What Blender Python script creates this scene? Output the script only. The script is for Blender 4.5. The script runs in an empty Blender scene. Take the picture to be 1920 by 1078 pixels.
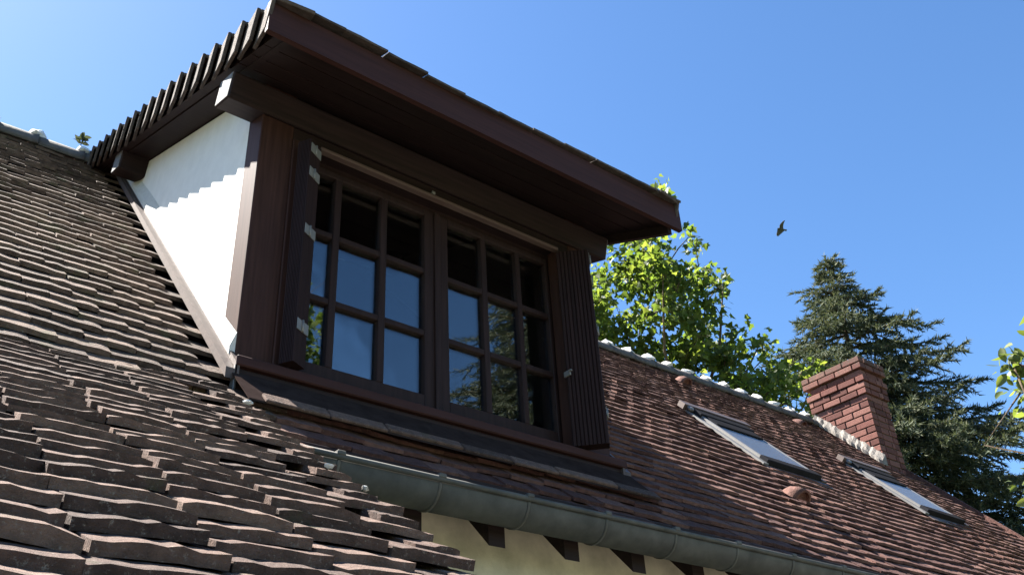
import bpy, bmesh, math, random
from mathutils import Vector, Matrix
import numpy as np
random.seed(7); rng = np.random.default_rng(7)
scene = bpy.context.scene
COL = scene.collection

# ------------------------------------------------------------------ camera, sky, sun, exposure
CAM_RIGHT = Vector((0.77916, -0.62477, -0.05063))
CAM_DOWN = Vector((0.29684, 0.43892, -0.84808))
CAM_FWD = Vector((0.55208, 0.64576, 0.52745))
FPX = 1750.0
cd = bpy.data.cameras.new("camera"); cam = bpy.data.objects.new("camera", cd); COL.objects.link(cam)
cam.matrix_world = Matrix(((CAM_RIGHT.x, -CAM_DOWN.x, -CAM_FWD.x, 0),
                           (CAM_RIGHT.y, -CAM_DOWN.y, -CAM_FWD.y, 0),
                           (CAM_RIGHT.z, -CAM_DOWN.z, -CAM_FWD.z, 0), (0, 0, 0, 1)))
cd.sensor_width = 36.0; cd.lens = 36.0 * FPX / 1920.0; cd.clip_start = 0.05; cd.clip_end = 3000
scene.camera = cam

SUN = Vector((-0.288, 0.494, 0.82)).normalized()
world = bpy.data.worlds.new("World"); scene.world = world; world.use_nodes = True
wn = world.node_tree; bg = wn.nodes["Background"]
sky = wn.nodes.new("ShaderNodeTexSky"); sky.sky_type = 'NISHITA'; sky.sun_disc = False
sky.sun_elevation = math.asin(SUN.z); sky.sun_rotation = math.atan2(SUN.x, SUN.y)
sky.altitude = 150; sky.air_density = 0.85; sky.dust_density = 0.4; sky.ozone_density = 2.0
hsv = wn.nodes.new("ShaderNodeHueSaturation"); hsv.inputs["Saturation"].default_value = 1.18
wn.links.new(sky.outputs[0], hsv.inputs["Color"]); wn.links.new(hsv.outputs[0], bg.inputs[0]); bg.inputs[1].default_value = 0.05
sl = bpy.data.lights.new("sun", 'SUN'); sl.energy = 5.0; sl.angle = math.radians(0.5); sl.color = (1.0, 0.95, 0.87)
so = bpy.data.objects.new("sun", sl); COL.objects.link(so)
so.rotation_euler = SUN.to_track_quat('Z', 'Y').to_euler()
scene.view_settings.view_transform = 'Standard'; scene.view_settings.look = 'None'
scene.view_settings.gamma = 1.0; scene.view_settings.use_curve_mapping = False
scene.view_settings.exposure = 2.55

def aim(px, py, dist):                       # a direction of view, walked for dist metres
    v = CAM_RIGHT * (px - 960) + CAM_DOWN * (py - 539) + CAM_FWD * FPX
    return v.normalized() * dist

# ------------------------------------------------------------------ materials
def new_mat(name):
    m = bpy.data.materials.new(name); m.use_nodes = True
    nt = m.node_tree; b = nt.nodes["Principled BSDF"]
    return m, nt, b
def N(nt, kind, **kw):
    n = nt.nodes.new(kind)
    for k, v in kw.items(): setattr(n, k, v)
    return n
def noise(nt, scale, detail=4, vec=None, rough=0.55):
    n = N(nt, "ShaderNodeTexNoise"); n.inputs["Scale"].default_value = scale
    n.inputs["Detail"].default_value = detail; n.inputs["Roughness"].default_value = rough
    if vec is not None: nt.links.new(vec, n.inputs["Vector"])
    return n.outputs[0]
def ramp(nt, fac, stops):
    r = N(nt, "ShaderNodeValToRGB"); e = r.color_ramp.elements
    while len(e) < len(stops): e.new(0.5)
    for el, (p, c) in zip(e, stops):
        el.position = p; el.color = (*c, 1) if len(c) == 3 else c
    nt.links.new(fac, r.inputs[0]); return r.outputs[0]
def mix(nt, fac, a, b, mode='MIX'):
    m = N(nt, "ShaderNodeMix", data_type='RGBA', blend_type=mode)
    for s, v in ((m.inputs[0], fac), (m.inputs[6], a), (m.inputs[7], b)):
        if isinstance(v, (int, float)): s.default_value = v
        elif isinstance(v, tuple): s.default_value = (*v, 1)
        else: nt.links.new(v, s)
    return m.outputs[2]
def math_n(nt, op, a, b=0.0):
    m = N(nt, "ShaderNodeMath", operation=op)
    for s, v in ((m.inputs[0], a), (m.inputs[1], b)):
        if isinstance(v, (int, float)): s.default_value = v
        else: nt.links.new(v, s)
    return m.outputs[0]
def bump(nt, b, h, strength=0.4, dist=0.01):
    bp = N(nt, "ShaderNodeBump"); bp.inputs["Strength"].default_value = strength
    bp.inputs["Distance"].default_value = dist
    nt.links.new(h, bp.inputs["Height"]); nt.links.new(bp.outputs[0], b.inputs["Normal"])
def pos(nt): return N(nt, "ShaderNodeNewGeometry").outputs["Position"]
def rand(nt):                                 # differs between pieces, joined or separate
    g = N(nt, "ShaderNodeNewGeometry").outputs["Random Per Island"]; o = N(nt, "ShaderNodeObjectInfo").outputs["Random"]
    return math_n(nt, 'FRACT', math_n(nt, 'ADD', g, o))

def tile_mat(name, c0, c1, c2, lichen, lich_amt, moss_amt):
    m, nt, b = new_mat(name); p = pos(nt); r = rand(nt)
    col = ramp(nt, r, [(0.0, c0), (0.45, c1), (0.8, c2), (1.0, c1)])
    col = mix(nt, 0.75, col, ramp(nt, noise(nt, 35, 6, p), [(0.3, (.45, .45, .45)), (0.7, (1.25, 1.2, 1.15))]), 'MULTIPLY')
    col = mix(nt, ramp(nt, noise(nt, 110, 6, p, 0.75), [(0.60 - lich_amt, (0, 0, 0)), (0.72 - lich_amt, (1, 1, 1))]), col, lichen)
    col = mix(nt, ramp(nt, noise(nt, 7, 5, p, 0.65), [(0.62 - moss_amt, (0, 0, 0)), (0.78 - moss_amt, (.8, .8, .8))]), col, (0.055, 0.06, 0.03))
    nt.links.new(col, b.inputs["Base Color"]); b.inputs["Roughness"].default_value = 0.95
    b.inputs["Specular IOR Level"].default_value = 0.2
    h = math_n(nt, 'ADD', noise(nt, 160, 5, p, 0.7), math_n(nt, 'MULTIPLY', noise(nt, 40, 4, p), 1.5))
    bump(nt, b, h, 0.7, 0.006); return m
M = {}
M['tile_old'] = tile_mat("old_grey_brown_tile", (.064, .045, .037), (.106, .073, .059), (.155, .110, .087), (.20, .19, .155), 0.02, 0.06)
M['tile_low'] = tile_mat("weathered_brown_tile", (.055, .038, .033), (.104, .068, .056), (.155, .106, .086), (.21, .18, .155), 0.03, 0.0)
M['tile_red'] = tile_mat("red_brown_tile", (.066, .032, .029), (.10, .051, .044), (.16, .088, .072), (.27, .20, .155), 0.0, -0.05)
M['tile_dorm'] = tile_mat("dormer_brown_tile", (.060, .050, .046), (.08, .066, .06), (.10, .083, .075), (.16, .15, .14), -0.06, -0.1)

def wood_mat(name, c0, c1, rough=0.6, sc=(3, 60, 60)):
    m, nt, b = new_mat(name); mp = N(nt, "ShaderNodeMapping"); nt.links.new(pos(nt), mp.inputs[0]); mp.inputs["Scale"].default_value = sc
    f = noise(nt, 1.0, 6, mp.outputs[0], 0.6)
    nt.links.new(ramp(nt, f, [(0.3, c0), (0.7, c1)]), b.inputs["Base Color"])
    b.inputs["Roughness"].default_value = rough; b.inputs["Specular IOR Level"].default_value = 0.15
    bump(nt, b, f, 0.25, 0.003); return m
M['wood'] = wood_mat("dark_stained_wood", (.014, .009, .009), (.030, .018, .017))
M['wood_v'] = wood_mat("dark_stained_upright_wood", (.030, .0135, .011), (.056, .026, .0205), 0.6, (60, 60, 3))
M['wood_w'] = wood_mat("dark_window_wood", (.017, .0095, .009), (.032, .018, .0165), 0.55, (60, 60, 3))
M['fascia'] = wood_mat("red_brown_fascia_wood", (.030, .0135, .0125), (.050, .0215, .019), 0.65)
M['shutter'] = wood_mat("dark_shutter_wood", (.012, .006, .006), (.026, .013, .013), 0.7, (60, 60, 3))
M['bar'] = wood_mat("brown_metal_bar", (.085, .055, .05), (.11, .075, .065), 0.4)
M['endgrain'] = wood_mat("pale_weathered_end_grain", (.10, .10, .105), (.22, .22, .23), 0.8, (40, 40, 40))

def plain(name, c, rough=0.8, metal=0.0, nscale=20, var=0.25, bumpd=0.004, bstr=0.4, spec=0.4):
    m, nt, b = new_mat(name); p = pos(nt); f = noise(nt, nscale, 7, p, 0.62)
    lo = tuple(x * (1 - var) for x in c); hi = tuple(min(1, x * (1 + var)) for x in c)
    nt.links.new(ramp(nt, f, [(0.3, lo), (0.7, hi)]), b.inputs["Base Color"])
    b.inputs["Roughness"].default_value = rough; b.inputs["Metallic"].default_value = metal
    b.inputs["Specular IOR Level"].default_value = spec
    bump(nt, b, noise(nt, nscale * 4, 6, p, 0.65), bstr, bumpd); return m
M['render'] = plain("white_render", (.80, .79, .76), .9, 0, 12, .05, .003, .3, .2)
M['cream'] = plain("cream_render", (.54, .50, .38), .95, 0, 5, .3, .006, .6, .2)
M['mortar_white'] = plain("white_mortar", (.62, .61, .585), .95, 0, 40, .10, .01, .7, .2)
M['mortar'] = plain("grey_mortar", (.21, .19, .17), .95, 0, 40, .3, .01, .7, .2)
M['mortar_dark'] = plain("sooty_mortar", (.085, .07, .062), .95, 0, 40, .3, .01, .7, .2)
M['zinc'] = plain("weathered_zinc", (.078, .074, .063), .62, .1, 9, .38, .002, .15)
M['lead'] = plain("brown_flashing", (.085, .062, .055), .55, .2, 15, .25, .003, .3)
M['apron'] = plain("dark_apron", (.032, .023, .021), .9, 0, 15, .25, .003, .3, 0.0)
M['alu'] = plain("pale_aluminium", (.17, .165, .16), .45, .4, 8, .1, .001, .1)
M['darkmetal'] = plain("dark_grey_cladding", (.022, .022, .025), .95, 0, 8, .2, .001, .1, 0.0)
M['steel'] = plain("hinge_steel", (.20, .195, .19), .5, .3, 30, .15, .001, .2)
M['dark'] = plain("dark_interior", (.03, .03, .03), .9)
M['blind'] = plain("pale_blind", (.34, .34, .335), .8)
M['ridge'] = plain("grey_ridge_tile", (.10, .092, .088), .9, 0, 25, .3, .006, .5, .2)
M['bark'] = plain("bark", (.11, .085, .06), .95, 0, 14, .4, .03, 1.0, .1)
M['bird'] = plain("dark_plumage", (.06, .05, .045), .8, 0, 6, .4, .01, .1, .2)
M['bounce'] = plain("bounce_paving", (.15, .135, .115), .95, 0, 30, .3, .01, .6, .2)
M['grass'] = plain("lawn", (.05, .075, .022), .95, 0, 5, .4, .03, .8, .1)
def brick_mat():
    m, nt, b = new_mat("red_brick"); p = pos(nt); r = rand(nt)
    col = ramp(nt, r, [(0, (.085, .036, .03)), (.5, (.14, .058, .048)), (1, (.19, .092, .074))])
    col = mix(nt, .7, col, ramp(nt, noise(nt, 45, 6, p, .65), [(.3, (.6, .6, .6)), (.7, (1.2, 1.2, 1.2))]), 'MULTIPLY')
    sx = N(nt, "ShaderNodeSeparateXYZ"); nt.links.new(p, sx.inputs[0])      # lichen and soot on the top courses
    zf = math_n(nt, 'MULTIPLY', math_n(nt, 'SUBTRACT', sx.outputs[2], 4.48), 1.5)
    col = mix(nt, ramp(nt, math_n(nt, 'MULTIPLY', math_n(nt, 'ADD', noise(nt, 22, 6, p, .7), zf), .5), [(.32, (0, 0, 0)), (.46, (.75, .75, .75))]), col, (.075, .062, .05))
    nt.links.new(col, b.inputs["Base Color"]); b.inputs["Roughness"].default_value = .95; b.inputs["Specular IOR Level"].default_value = .2
    bump(nt, b, noise(nt, 120, 5, p, .7), .5, .004); return m
M['brick'] = brick_mat()
def glass_mat(name, gain, rough=.012):
    m = bpy.data.materials.new(name); m.use_nodes = True; nt = m.node_tree
    nt.nodes.remove(nt.nodes["Principled BSDF"]); out = nt.nodes["Material Output"]
    fr = N(nt, "ShaderNodeFresnel"); fr.inputs[0].default_value = 1.5
    fac = math_n(nt, 'MINIMUM', math_n(nt, 'MULTIPLY', fr.outputs[0], gain), 0.9)
    tr = N(nt, "ShaderNodeBsdfTransparent"); tr.inputs[0].default_value = (.8, .84, .84, 1)
    gl = N(nt, "ShaderNodeBsdfGlossy"); gl.inputs["Roughness"].default_value = rough
    bp = N(nt, "ShaderNodeBump"); bp.inputs["Strength"].default_value = .06; bp.inputs["Distance"].default_value = .01
    nt.links.new(noise(nt, 5, 1, pos(nt)), bp.inputs["Height"]); nt.links.new(bp.outputs[0], gl.inputs["Normal"])
    mx = N(nt, "ShaderNodeMixShader"); nt.links.new(fac, mx.inputs[0]); nt.links.new(tr.outputs[0], mx.inputs[1]); nt.links.new(gl.outputs[0], mx.inputs[2])
    nt.links.new(mx.outputs[0], out.inputs[0]); return m
M['glass'] = glass_mat("double_glazing", 2.7)
M['glass2'] = glass_mat("roof_glazing", 0.9, .35)
def leaf_mat(name, stops, trans, tfac, rough=.45, spec=.4):
    m = bpy.data.materials.new(name); m.use_nodes = True; nt = m.node_tree; b = nt.nodes["Principled BSDF"]; out = nt.nodes["Material Output"]
    r = rand(nt); col = ramp(nt, r, stops); nt.links.new(col, b.inputs["Base Color"])
    b.inputs["Roughness"].default_value = rough; b.inputs["Specular IOR Level"].default_value = spec
    t = N(nt, "ShaderNodeBsdfTranslucent"); nt.links.new(mix(nt, 1.0, col, trans, 'MULTIPLY'), t.inputs[0])
    mx = N(nt, "ShaderNodeMixShader"); mx.inputs[0].default_value = tfac
    nt.links.new(b.outputs[0], mx.inputs[1]); nt.links.new(t.outputs[0], mx.inputs[2]); nt.links.new(mx.outputs[0], out.inputs[0]); return m
M['leaf'] = leaf_mat("plane_leaf", [(0, (.032, .052, .018)), (.5, (.058, .084, .026)), (1, (.11, .135, .045))], (2.4, 2.4, .9), .52, .5, .2)
M['leaf2'] = leaf_mat("walnut_leaf", [(0, (.06, .085, .025)), (.5, (.085, .11, .03)), (1, (.13, .15, .05))], (2.0, 2.0, 1.0), .45)
M['needle'] = leaf_mat("spruce_needle", [(0, (.036, .05, .034)), (.55, (.068, .082, .055)), (1, (.13, .135, .09))], (1.3, 1.3, .8), .18, .8, .12)

# ------------------------------------------------------------------ helpers
def tag(o, label=None, cat=None, group=None, kind=None):
    if label: o["label"] = label
    if cat: o["category"] = cat
    if group: o["group"] = group
    if kind: o["kind"] = kind
    return o
def empty(name, loc):
    o = bpy.data.objects.new(name, None); o.location = loc; o.empty_display_size = .2; COL.objects.link(o); return o
def link(name, me, parent=None, mat=None):
    o = bpy.data.objects.new(name, me); COL.objects.link(o)
    if mat is not None and not me.materials: me.materials.append(mat)
    if parent is not None:
        o.parent = parent
        if parent.type == 'EMPTY': o.matrix_parent_inverse = Matrix.Translation(-Vector(parent.location))
    return o
def mesh(name, v, f, smooth=False):
    me = bpy.data.meshes.new(name); me.from_pydata([tuple(x) for x in v], [], f); me.update()
    if smooth: me.polygons.foreach_set("use_smooth", [True] * len(me.polygons))
    return me
def bm_mesh(name, bm):
    bmesh.ops.recalc_face_normals(bm, faces=bm.faces)
    me = bpy.data.meshes.new(name); bm.to_mesh(me); bm.free(); return me
def add_box(bm, lo, hi, bev=0.0, mtx=None):
    b2 = bmesh.new(); bmesh.ops.create_cube(b2, size=1.0)
    for v in b2.verts:
        v.co = Vector([(lo[i] + hi[i]) / 2 + v.co[i] * (hi[i] - lo[i]) for i in range(3)])
    if bev > 0: bmesh.ops.bevel(b2, geom=list(b2.edges), offset=bev, segments=1, affect='EDGES')
    if mtx is not None: b2.transform(mtx)
    t = bpy.data.meshes.new("tmp"); b2.to_mesh(t); b2.free(); bm.from_mesh(t); bpy.data.meshes.remove(t)
def box(name, lo, hi, mat, parent, bev=0.004, mtx=None):
    bm = bmesh.new(); add_box(bm, lo, hi, bev, mtx); return link(name, bm_mesh(name, bm), parent, mat)
def rotx(cy, cz, ang):
    return Matrix.Translation((0, cy, cz)) @ Matrix.Rotation(ang, 4, 'X') @ Matrix.Translation((0, -cy, -cz))
def prism_x(name, yz, x0, x1, mat, parent):   # a profile in Y,Z run along X
    n = len(yz); v = [(x0, y, z) for y, z in yz] + [(x1, y, z) for y, z in yz]
    f = [tuple(range(n))[::-1], tuple(range(n, 2 * n))] + [(i, (i + 1) % n, n + (i + 1) % n, n + i) for i in range(n)]
    bm = bmesh.new(); vs = [bm.verts.new(p) for p in v]
    for q in f: bm.faces.new([vs[i] for i in q])
    return link(name, bm_mesh(name, bm), parent, mat)
def tube(bm, pts, radii, seg=8):
    rings = []
    for i, p in enumerate(pts):
        d = (pts[min(i + 1, len(pts) - 1)] - pts[max(i - 1, 0)]).normalized()
        a = d.orthogonal().normalized(); b = d.cross(a)
        rings.append([bm.verts.new(p + (a * math.cos(t) + b * math.sin(t)) * radii[i]) for t in [2 * math.pi * k / seg for k in range(seg)]])
    for r0, r1 in zip(rings, rings[1:]):
        for k in range(seg):
            bm.faces.new((r0[k], r0[(k + 1) % seg], r1[(k + 1) % seg], r1[k])).smooth = True
    bm.faces.new(rings[0][::-1]); bm.faces.new(rings[-1])

GZ = -1.65                                    # the ground lies this far below the lens
MS = 1.05; MP = math.atan(MS)                 # main roof pitch
def main_z(y): return 1.60 + MS * (y - 3.0)
RY = 5.47; RZ = main_z(RY)                    # ridge
LS = 0.70; LP = math.atan(LS)                 # lean-to pitch
def low_z(y): return 1.50 + LS * (y - 2.9)
DS = 0.421; DP = math.atan(DS)                # dormer roof pitch
def dor_z(y): return 2.817 + DS * (y - 2.589) # underside of the bargeboards
X0, X1 = -0.9, 9.55                           # ends of the main roof
DL, DR = 1.189, 3.13                          # dormer cheeks

# ------------------------------------------------------------------ ground
g = link("ground", mesh("ground", [(-600, -600, GZ), (600, -600, GZ), (600, 600, GZ), (-600, 600, GZ)], [(0, 1, 2, 3)]), None, M['grass']); tag(g, kind="structure")
g = link("bounce_terrace", mesh("bounce_terrace", [(-8, -7, GZ + .004), (14, -7, GZ + .004), (14, 3.2, GZ + .004), (-8, 3.2, GZ + .004)], [(0, 1, 2, 3)]), None, M['bounce']); tag(g, kind="structure")  # unseen sheet, added to bounce sunlight up into the shaded front

# ------------------------------------------------------------------ tiles
def tile_meshes(base, n, w, L, t, nx, rough, mat, chip=0.3):
    out = []
    for k in range(n):
        r = random.Random(hash((base, k)) & 0xffff); r = random.Random(k * 77 + len(base))
        camber = r.uniform(-.3, 1.0) * rough * .7; twist = r.uniform(-1, 1) * rough * .6
        top = []; bot = []
        chipc = r.choice((-1, 1)) if r.random() < chip else 0
        for j in range(2):
            for i in range(nx + 1):
                u = i / nx * 2 - 1; x = u * w / 2 * (1 - (0.02 if j else 0)); y = 0 if j == 0 else L
                if j == 0: y += r.uniform(-1, 1) * rough * .5
                if j == 0 and chipc and u * chipc > .75: y += r.uniform(.008, .022)
                z = camber * (1 - u * u) + twist * u * (1 if j == 0 else 0) + r.uniform(-.16, .16) * rough * (1 if j == 0 else .4)
                if 0 < i < nx: x += r.uniform(-.2, .2) * w / nx
                tt = t * r.uniform(.85, 1.1) if j == 0 else t
                top.append((x, y + (.0025 if j == 0 else 0), z + tt)); bot.append((x * .995, y, z))
        v = top + bot; m = nx + 1; o = 2 * m; f = []
        for i in range(nx):
            f.append((i, i + 1, m + i + 1, m + i)); f.append((o + i, o + m + i, o + m + i + 1, o + i + 1))
            f.append((i, o + i, o + i + 1, i + 1)); f.append((m + i, m + i + 1, o + m + i + 1, o + m + i))
        f.append((0, m, o + m, o)); f.append((nx, o + nx, o + m + nx, m + nx))
        me = mesh(base, v, f); me.materials.append(mat); out.append(me)
    return out
def tile_place(x, s, y0, z0, pitch, step, e, jit, rnd):
    """tile frame: x along the eave, s up the slope from (y0, z0)"""
    u = Vector((0, math.cos(pitch), math.sin(pitch))); n = Vector((0, -math.sin(pitch), math.cos(pitch)))
    tilt = -math.atan(step / e) + rnd.gauss(0, jit * .016)
    wav = .010 * math.sin(x * 2.3 + s * .9) + .007 * math.sin(x * 5.1 - s * 2.2 + 1)
    p = Vector((x + rnd.gauss(0, .002), y0, z0)) + u * (s + rnd.gauss(0, .005) * jit + .008 * math.sin(x * 3.1 + s * 1.7)) \
        + n * (2 * step + wav * .8 + abs(rnd.gauss(0, .0025)) * jit)
    return Matrix.Translation(p) @ Matrix.Rotation(pitch, 4, 'X') @ Matrix.Rotation(tilt, 4, 'X') @ Matrix.Rotation(rnd.gauss(0, .018) * jit, 4, 'Y') @ Matrix.Rotation(rnd.gauss(0, .012) * jit, 4, 'Z')
def join_tiles(name, items, parent, mat):
    V = []; F = []; o = 0
    for me, mx in items:
        co = np.empty(len(me.vertices) * 3); me.vertices.foreach_get("co", co); co = co.reshape(-1, 3)
        A = np.array(mx); V.append(co @ A[:3, :3].T + A[:3, 3])
        F += [tuple(o + i for i in p.vertices) for p in me.polygons]; o += len(co)
    me = mesh(name, np.vstack(V).tolist(), F); ob = link(name, me, parent, mat); ob["kind"] = "stuff"; return ob
def px_of(p):
    d = p.dot(CAM_FWD)
    if d < .1: return (-9e9, -9e9)
    return (960 + FPX * p.dot(CAM_RIGHT) / d, 539 + FPX * p.dot(CAM_DOWN) / d)

# ------------------------------------------------------------------ house
house = empty("house", (5, 4, GZ))
tag(house, "long house with steep red-brown tiled roof, cream wall and brick chimney", "house")
WY = 2.83
box("wall", (1.12, WY, GZ), (9.42, WY + .3, 1.30), M['cream'], house, 0)
prism_x("gable_wall", [(WY + .3, GZ), (8.1, GZ), (8.1, 1.3), (RY, RZ - .25), (WY + .3, 1.33)], 9.15, 9.42, M['cream'], house)
box("rear_wall", (X0 + .1, 7.9, GZ), (9.15, 8.1, 1.4), M['cream'], house, 0)
# roof decks, as closed slabs just under the tiles
EY = 2.56
deck = prism_x("main_roof", [(EY + .04, main_z(EY + .04) - .082), (RY, RZ - .082), (2 * RY - EY, main_z(EY) - .082), (2 * RY - EY, main_z(EY) - .12), (RY, RZ - .13), (EY + .04, main_z(EY + .04) - .12)], X0, X1 - .02, M['wood'], house)
deck["label"] = "steep tiled main roof slope"
tm_old = tile_meshes("tile", 10, .1705, .20, .018, 4, .004, M['tile_old'])
tm_red = tile_meshes("tile", 10, .1705, .20, .016, 4, .003, M['tile_red'])
E0 = .106; W0 = .172; rnd = random.Random(3)
SL = (RY - EY) / math.cos(MP)
VEL = [(5.43, 6.06, 3.71, 4.28), (7.56, 8.15, 3.71, 4.28)]
items = []
for c in range(int(SL / E0)):
    s = c * E0; off = (c % 2) * W0 / 2 + rnd.uniform(-.01, .01)
    yc = EY + s * math.cos(MP)
    for i in range(int((X1 - X0) / W0) + 1):
        x = X0 + W0 / 2 + i * W0 + off
        if x > X1 - .05: continue
        if DL - .06 < x < DR + .07 and yc > 2.86 and yc < 5.33: continue
        if x < 1.05 and yc < 2.83: continue
        if any(a - .02 < x < b + .02 and y0 - .03 < yc + .02 < y1 + .03 for a, b, y0, y1 in VEL): continue
        if 9.10 < x < 9.5 and yc > 4.70: continue
        old = x < 1.25
        me = rnd.choice(tm_old if old else tm_red)
        mx = tile_place(x, s, EY, main_z(EY) - .07, MP, .0190, E0, .55 if old else .55, rnd)
        items.append((me, mx, old))
def seen(mx):
    p = mx.translation; a, b = px_of(p)
    if not (-40 < a < 1960 and -20 < b < 1110): return 1e6
    if 440 < a < 1130 and b < 700: return 1e6
    return p.length
items.sort(key=lambda t: seen(t[1]))
for me, mx, old in items[:300]:
    o = link("tile", me, deck); o.matrix_basis = mx
rest_old = [(a, b) for a, b, c in items[300:] if c]; rest_red = [(a, b) for a, b, c in items[300:] if not c]
join_tiles("tile_field", rest_old, deck, M['tile_old']); join_tiles("tile_field", rest_red, deck, M['tile_red'])
# the rear slope, coarse courses
bk = []
for c in range(int(SL / E0)):
    s = c * E0; y = 2 * RY - (EY + s * math.cos(MP)); z = main_z(EY) - .07 + s * math.sin(MP)
    bk.append((y, z))
for k, (y, z) in enumerate(bk):
    pass
V = []; F = []
n = Vector((0, math.sin(MP), math.cos(MP)))
for (y, z) in bk:
    a = Vector((X0, y, z)) + n * .036; b = a + Vector((0, -math.cos(MP), math.sin(MP))) * E0 - n * .018; c = Vector((X0, y, z)) + n * .014
    o = len(V); V += [c, a, b] + [Vector((X1, p.y, p.z)) for p in (c, a, b)]
    F += [(o, o + 3, o + 4, o + 1), (o + 1, o + 4, o + 5, o + 2)]
ob = link("rear_tile_field", mesh("rear_tile_field", V, F), deck, M['tile_red']); ob["kind"] = "stuff"

# ridge tiles with mortar lumps
def half_pipe(name, R, L, t, seg, mat, flare=0.0):
    bm = bmesh.new(); rings = []
    for x, rr in ((0, R), (L * .85, R), (L, R + flare)):
        ro = []; ri = []
        for k in range(seg + 1):
            a = math.pi * k / seg * 1.06 - .03 * math.pi
            ro.append(bm.verts.new((x, math.cos(a) * rr, math.sin(a) * rr))); ri.append(bm.verts.new((x, math.cos(a) * (rr - t), math.sin(a) * (rr - t))))
        rings.append((ro, ri))
    for (o0, i0), (o1, i1) in zip(rings, rings[1:]):
        for k in range(seg):
            bm.faces.new((o0[k], o0[k + 1], o1[k + 1], o1[k])).smooth = True; bm.faces.new((i0[k + 1], i0[k], i1[k], i1[k + 1]))
        bm.faces.new((o0[0], o1[0], i1[0], i0[0])); bm.faces.new((o0[seg], i0[seg], i1[seg], o1[seg]))
    for ro, ri in (rings[0], rings[-1]):
        for k in range(seg): bm.faces.new((ro[k], ri[k], ri[k + 1], ro[k + 1]))
    me = bm_mesh(name, bm); me.materials.append(mat); return me
def lump(name, mat, seed, sx, sy, sz, sub=2):
    bm = bmesh.new(); bmesh.ops.create_icosphere(bm, subdivisions=sub, radius=1.0); r = random.Random(seed)
    ph = [r.uniform(0, 6) for _ in range(6)]
    for v in bm.verts:
        k = 1 + .16 * math.sin(v.co.x * 4 + ph[0]) * math.sin(v.co.y * 5 + ph[1]) + .12 * math.sin(v.co.z * 7 + ph[2]) + r.uniform(-.05, .05)
        v.co = Vector((v.co.x * sx, v.co.y * sy, v.co.z * sz)) * k
    me = bm_mesh(name, bm); me.materials.append(mat); return me
rt = half_pipe("ridge_tile", .115, .285, .016, 10, M['ridge'], .012)
lm = [lump("mortar_lump", M['mortar_white'], k, .046 + .010 * (k % 3), .092, .066) for k in range(5)]
k = 0; x = .975 - .285 * 6 - .03
while x < 9.1:
    o = link("ridge_tile", rt, deck); o.location = (x, RY, RZ - .098 + random.uniform(-.004, .004)); o.rotation_euler = (0, random.gauss(0, .01), random.gauss(0, .008))
    o = link("mortar_lump", lm[k % 5], deck); o.location = (x + .285, RY - .004, RZ + .002 + random.uniform(-.006, .004)); o.rotation_euler = (random.uniform(-.2, .2), random.uniform(-.3, .3), random.uniform(-.3, .3))
    x += .285; k += 1
# verge mortar on the gable end
prism_x("verge", [(EY, main_z(EY) - .05), (RY, RZ - .06), (RY, RZ + .035), (EY, main_z(EY) + .03)], X1 - .02, X1 + .015, M['tile_red'], deck)

# vent tiles
def vent(name, x, y, R=.085):
    bm = bmesh.new(); seg = 10; prof = [(-.045, 1.0, 1), (.02, .97, 1), (.07, .7, 1), (.11, .2, 1)]
    rings = []
    for s, k, _ in prof:
        rings.append([bm.verts.new((math.cos(math.pi * i / seg) * R * k, s, math.sin(math.pi * i / seg) * R * k * 1.0)) for i in range(seg + 1)])
    for a, b in zip(rings, rings[1:]):
        for i in range(seg): bm.faces.new((a[i], a[i + 1], b[i + 1], b[i])).smooth = True
    inner = [bm.verts.new((v.co.x * .82, v.co.y, v.co.z * .82)) for v in rings[0]]
    back = [bm.verts.new((v.co.x * .82, v.co.y + .03, v.co.z * .82)) for v in rings[0]]
    for i in range(seg):
        bm.faces.new((rings[0][i + 1], rings[0][i], inner[i], inner[i + 1])); bm.faces.new((inner[i + 1], inner[i], back[i], back[i + 1]))
    bm.faces.new(back)
    me = bm_mesh(name, bm); me.materials.append(M['tile_red'])
    o = link(name, me, deck); nn = Vector((0, -math.sin(MP), math.cos(MP)))
    o.matrix_basis = Matrix.Translation(Vector((x, y, main_z(y))) + nn * .035) @ Matrix.Rotation(MP - .1, 4, 'X'); return o
vent("vent_tile", 6.30, 5.02, .062); vent("vent_tile", 4.93, 3.21, .072); vent("vent_tile", 8.12, 5.04, .045)

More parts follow.
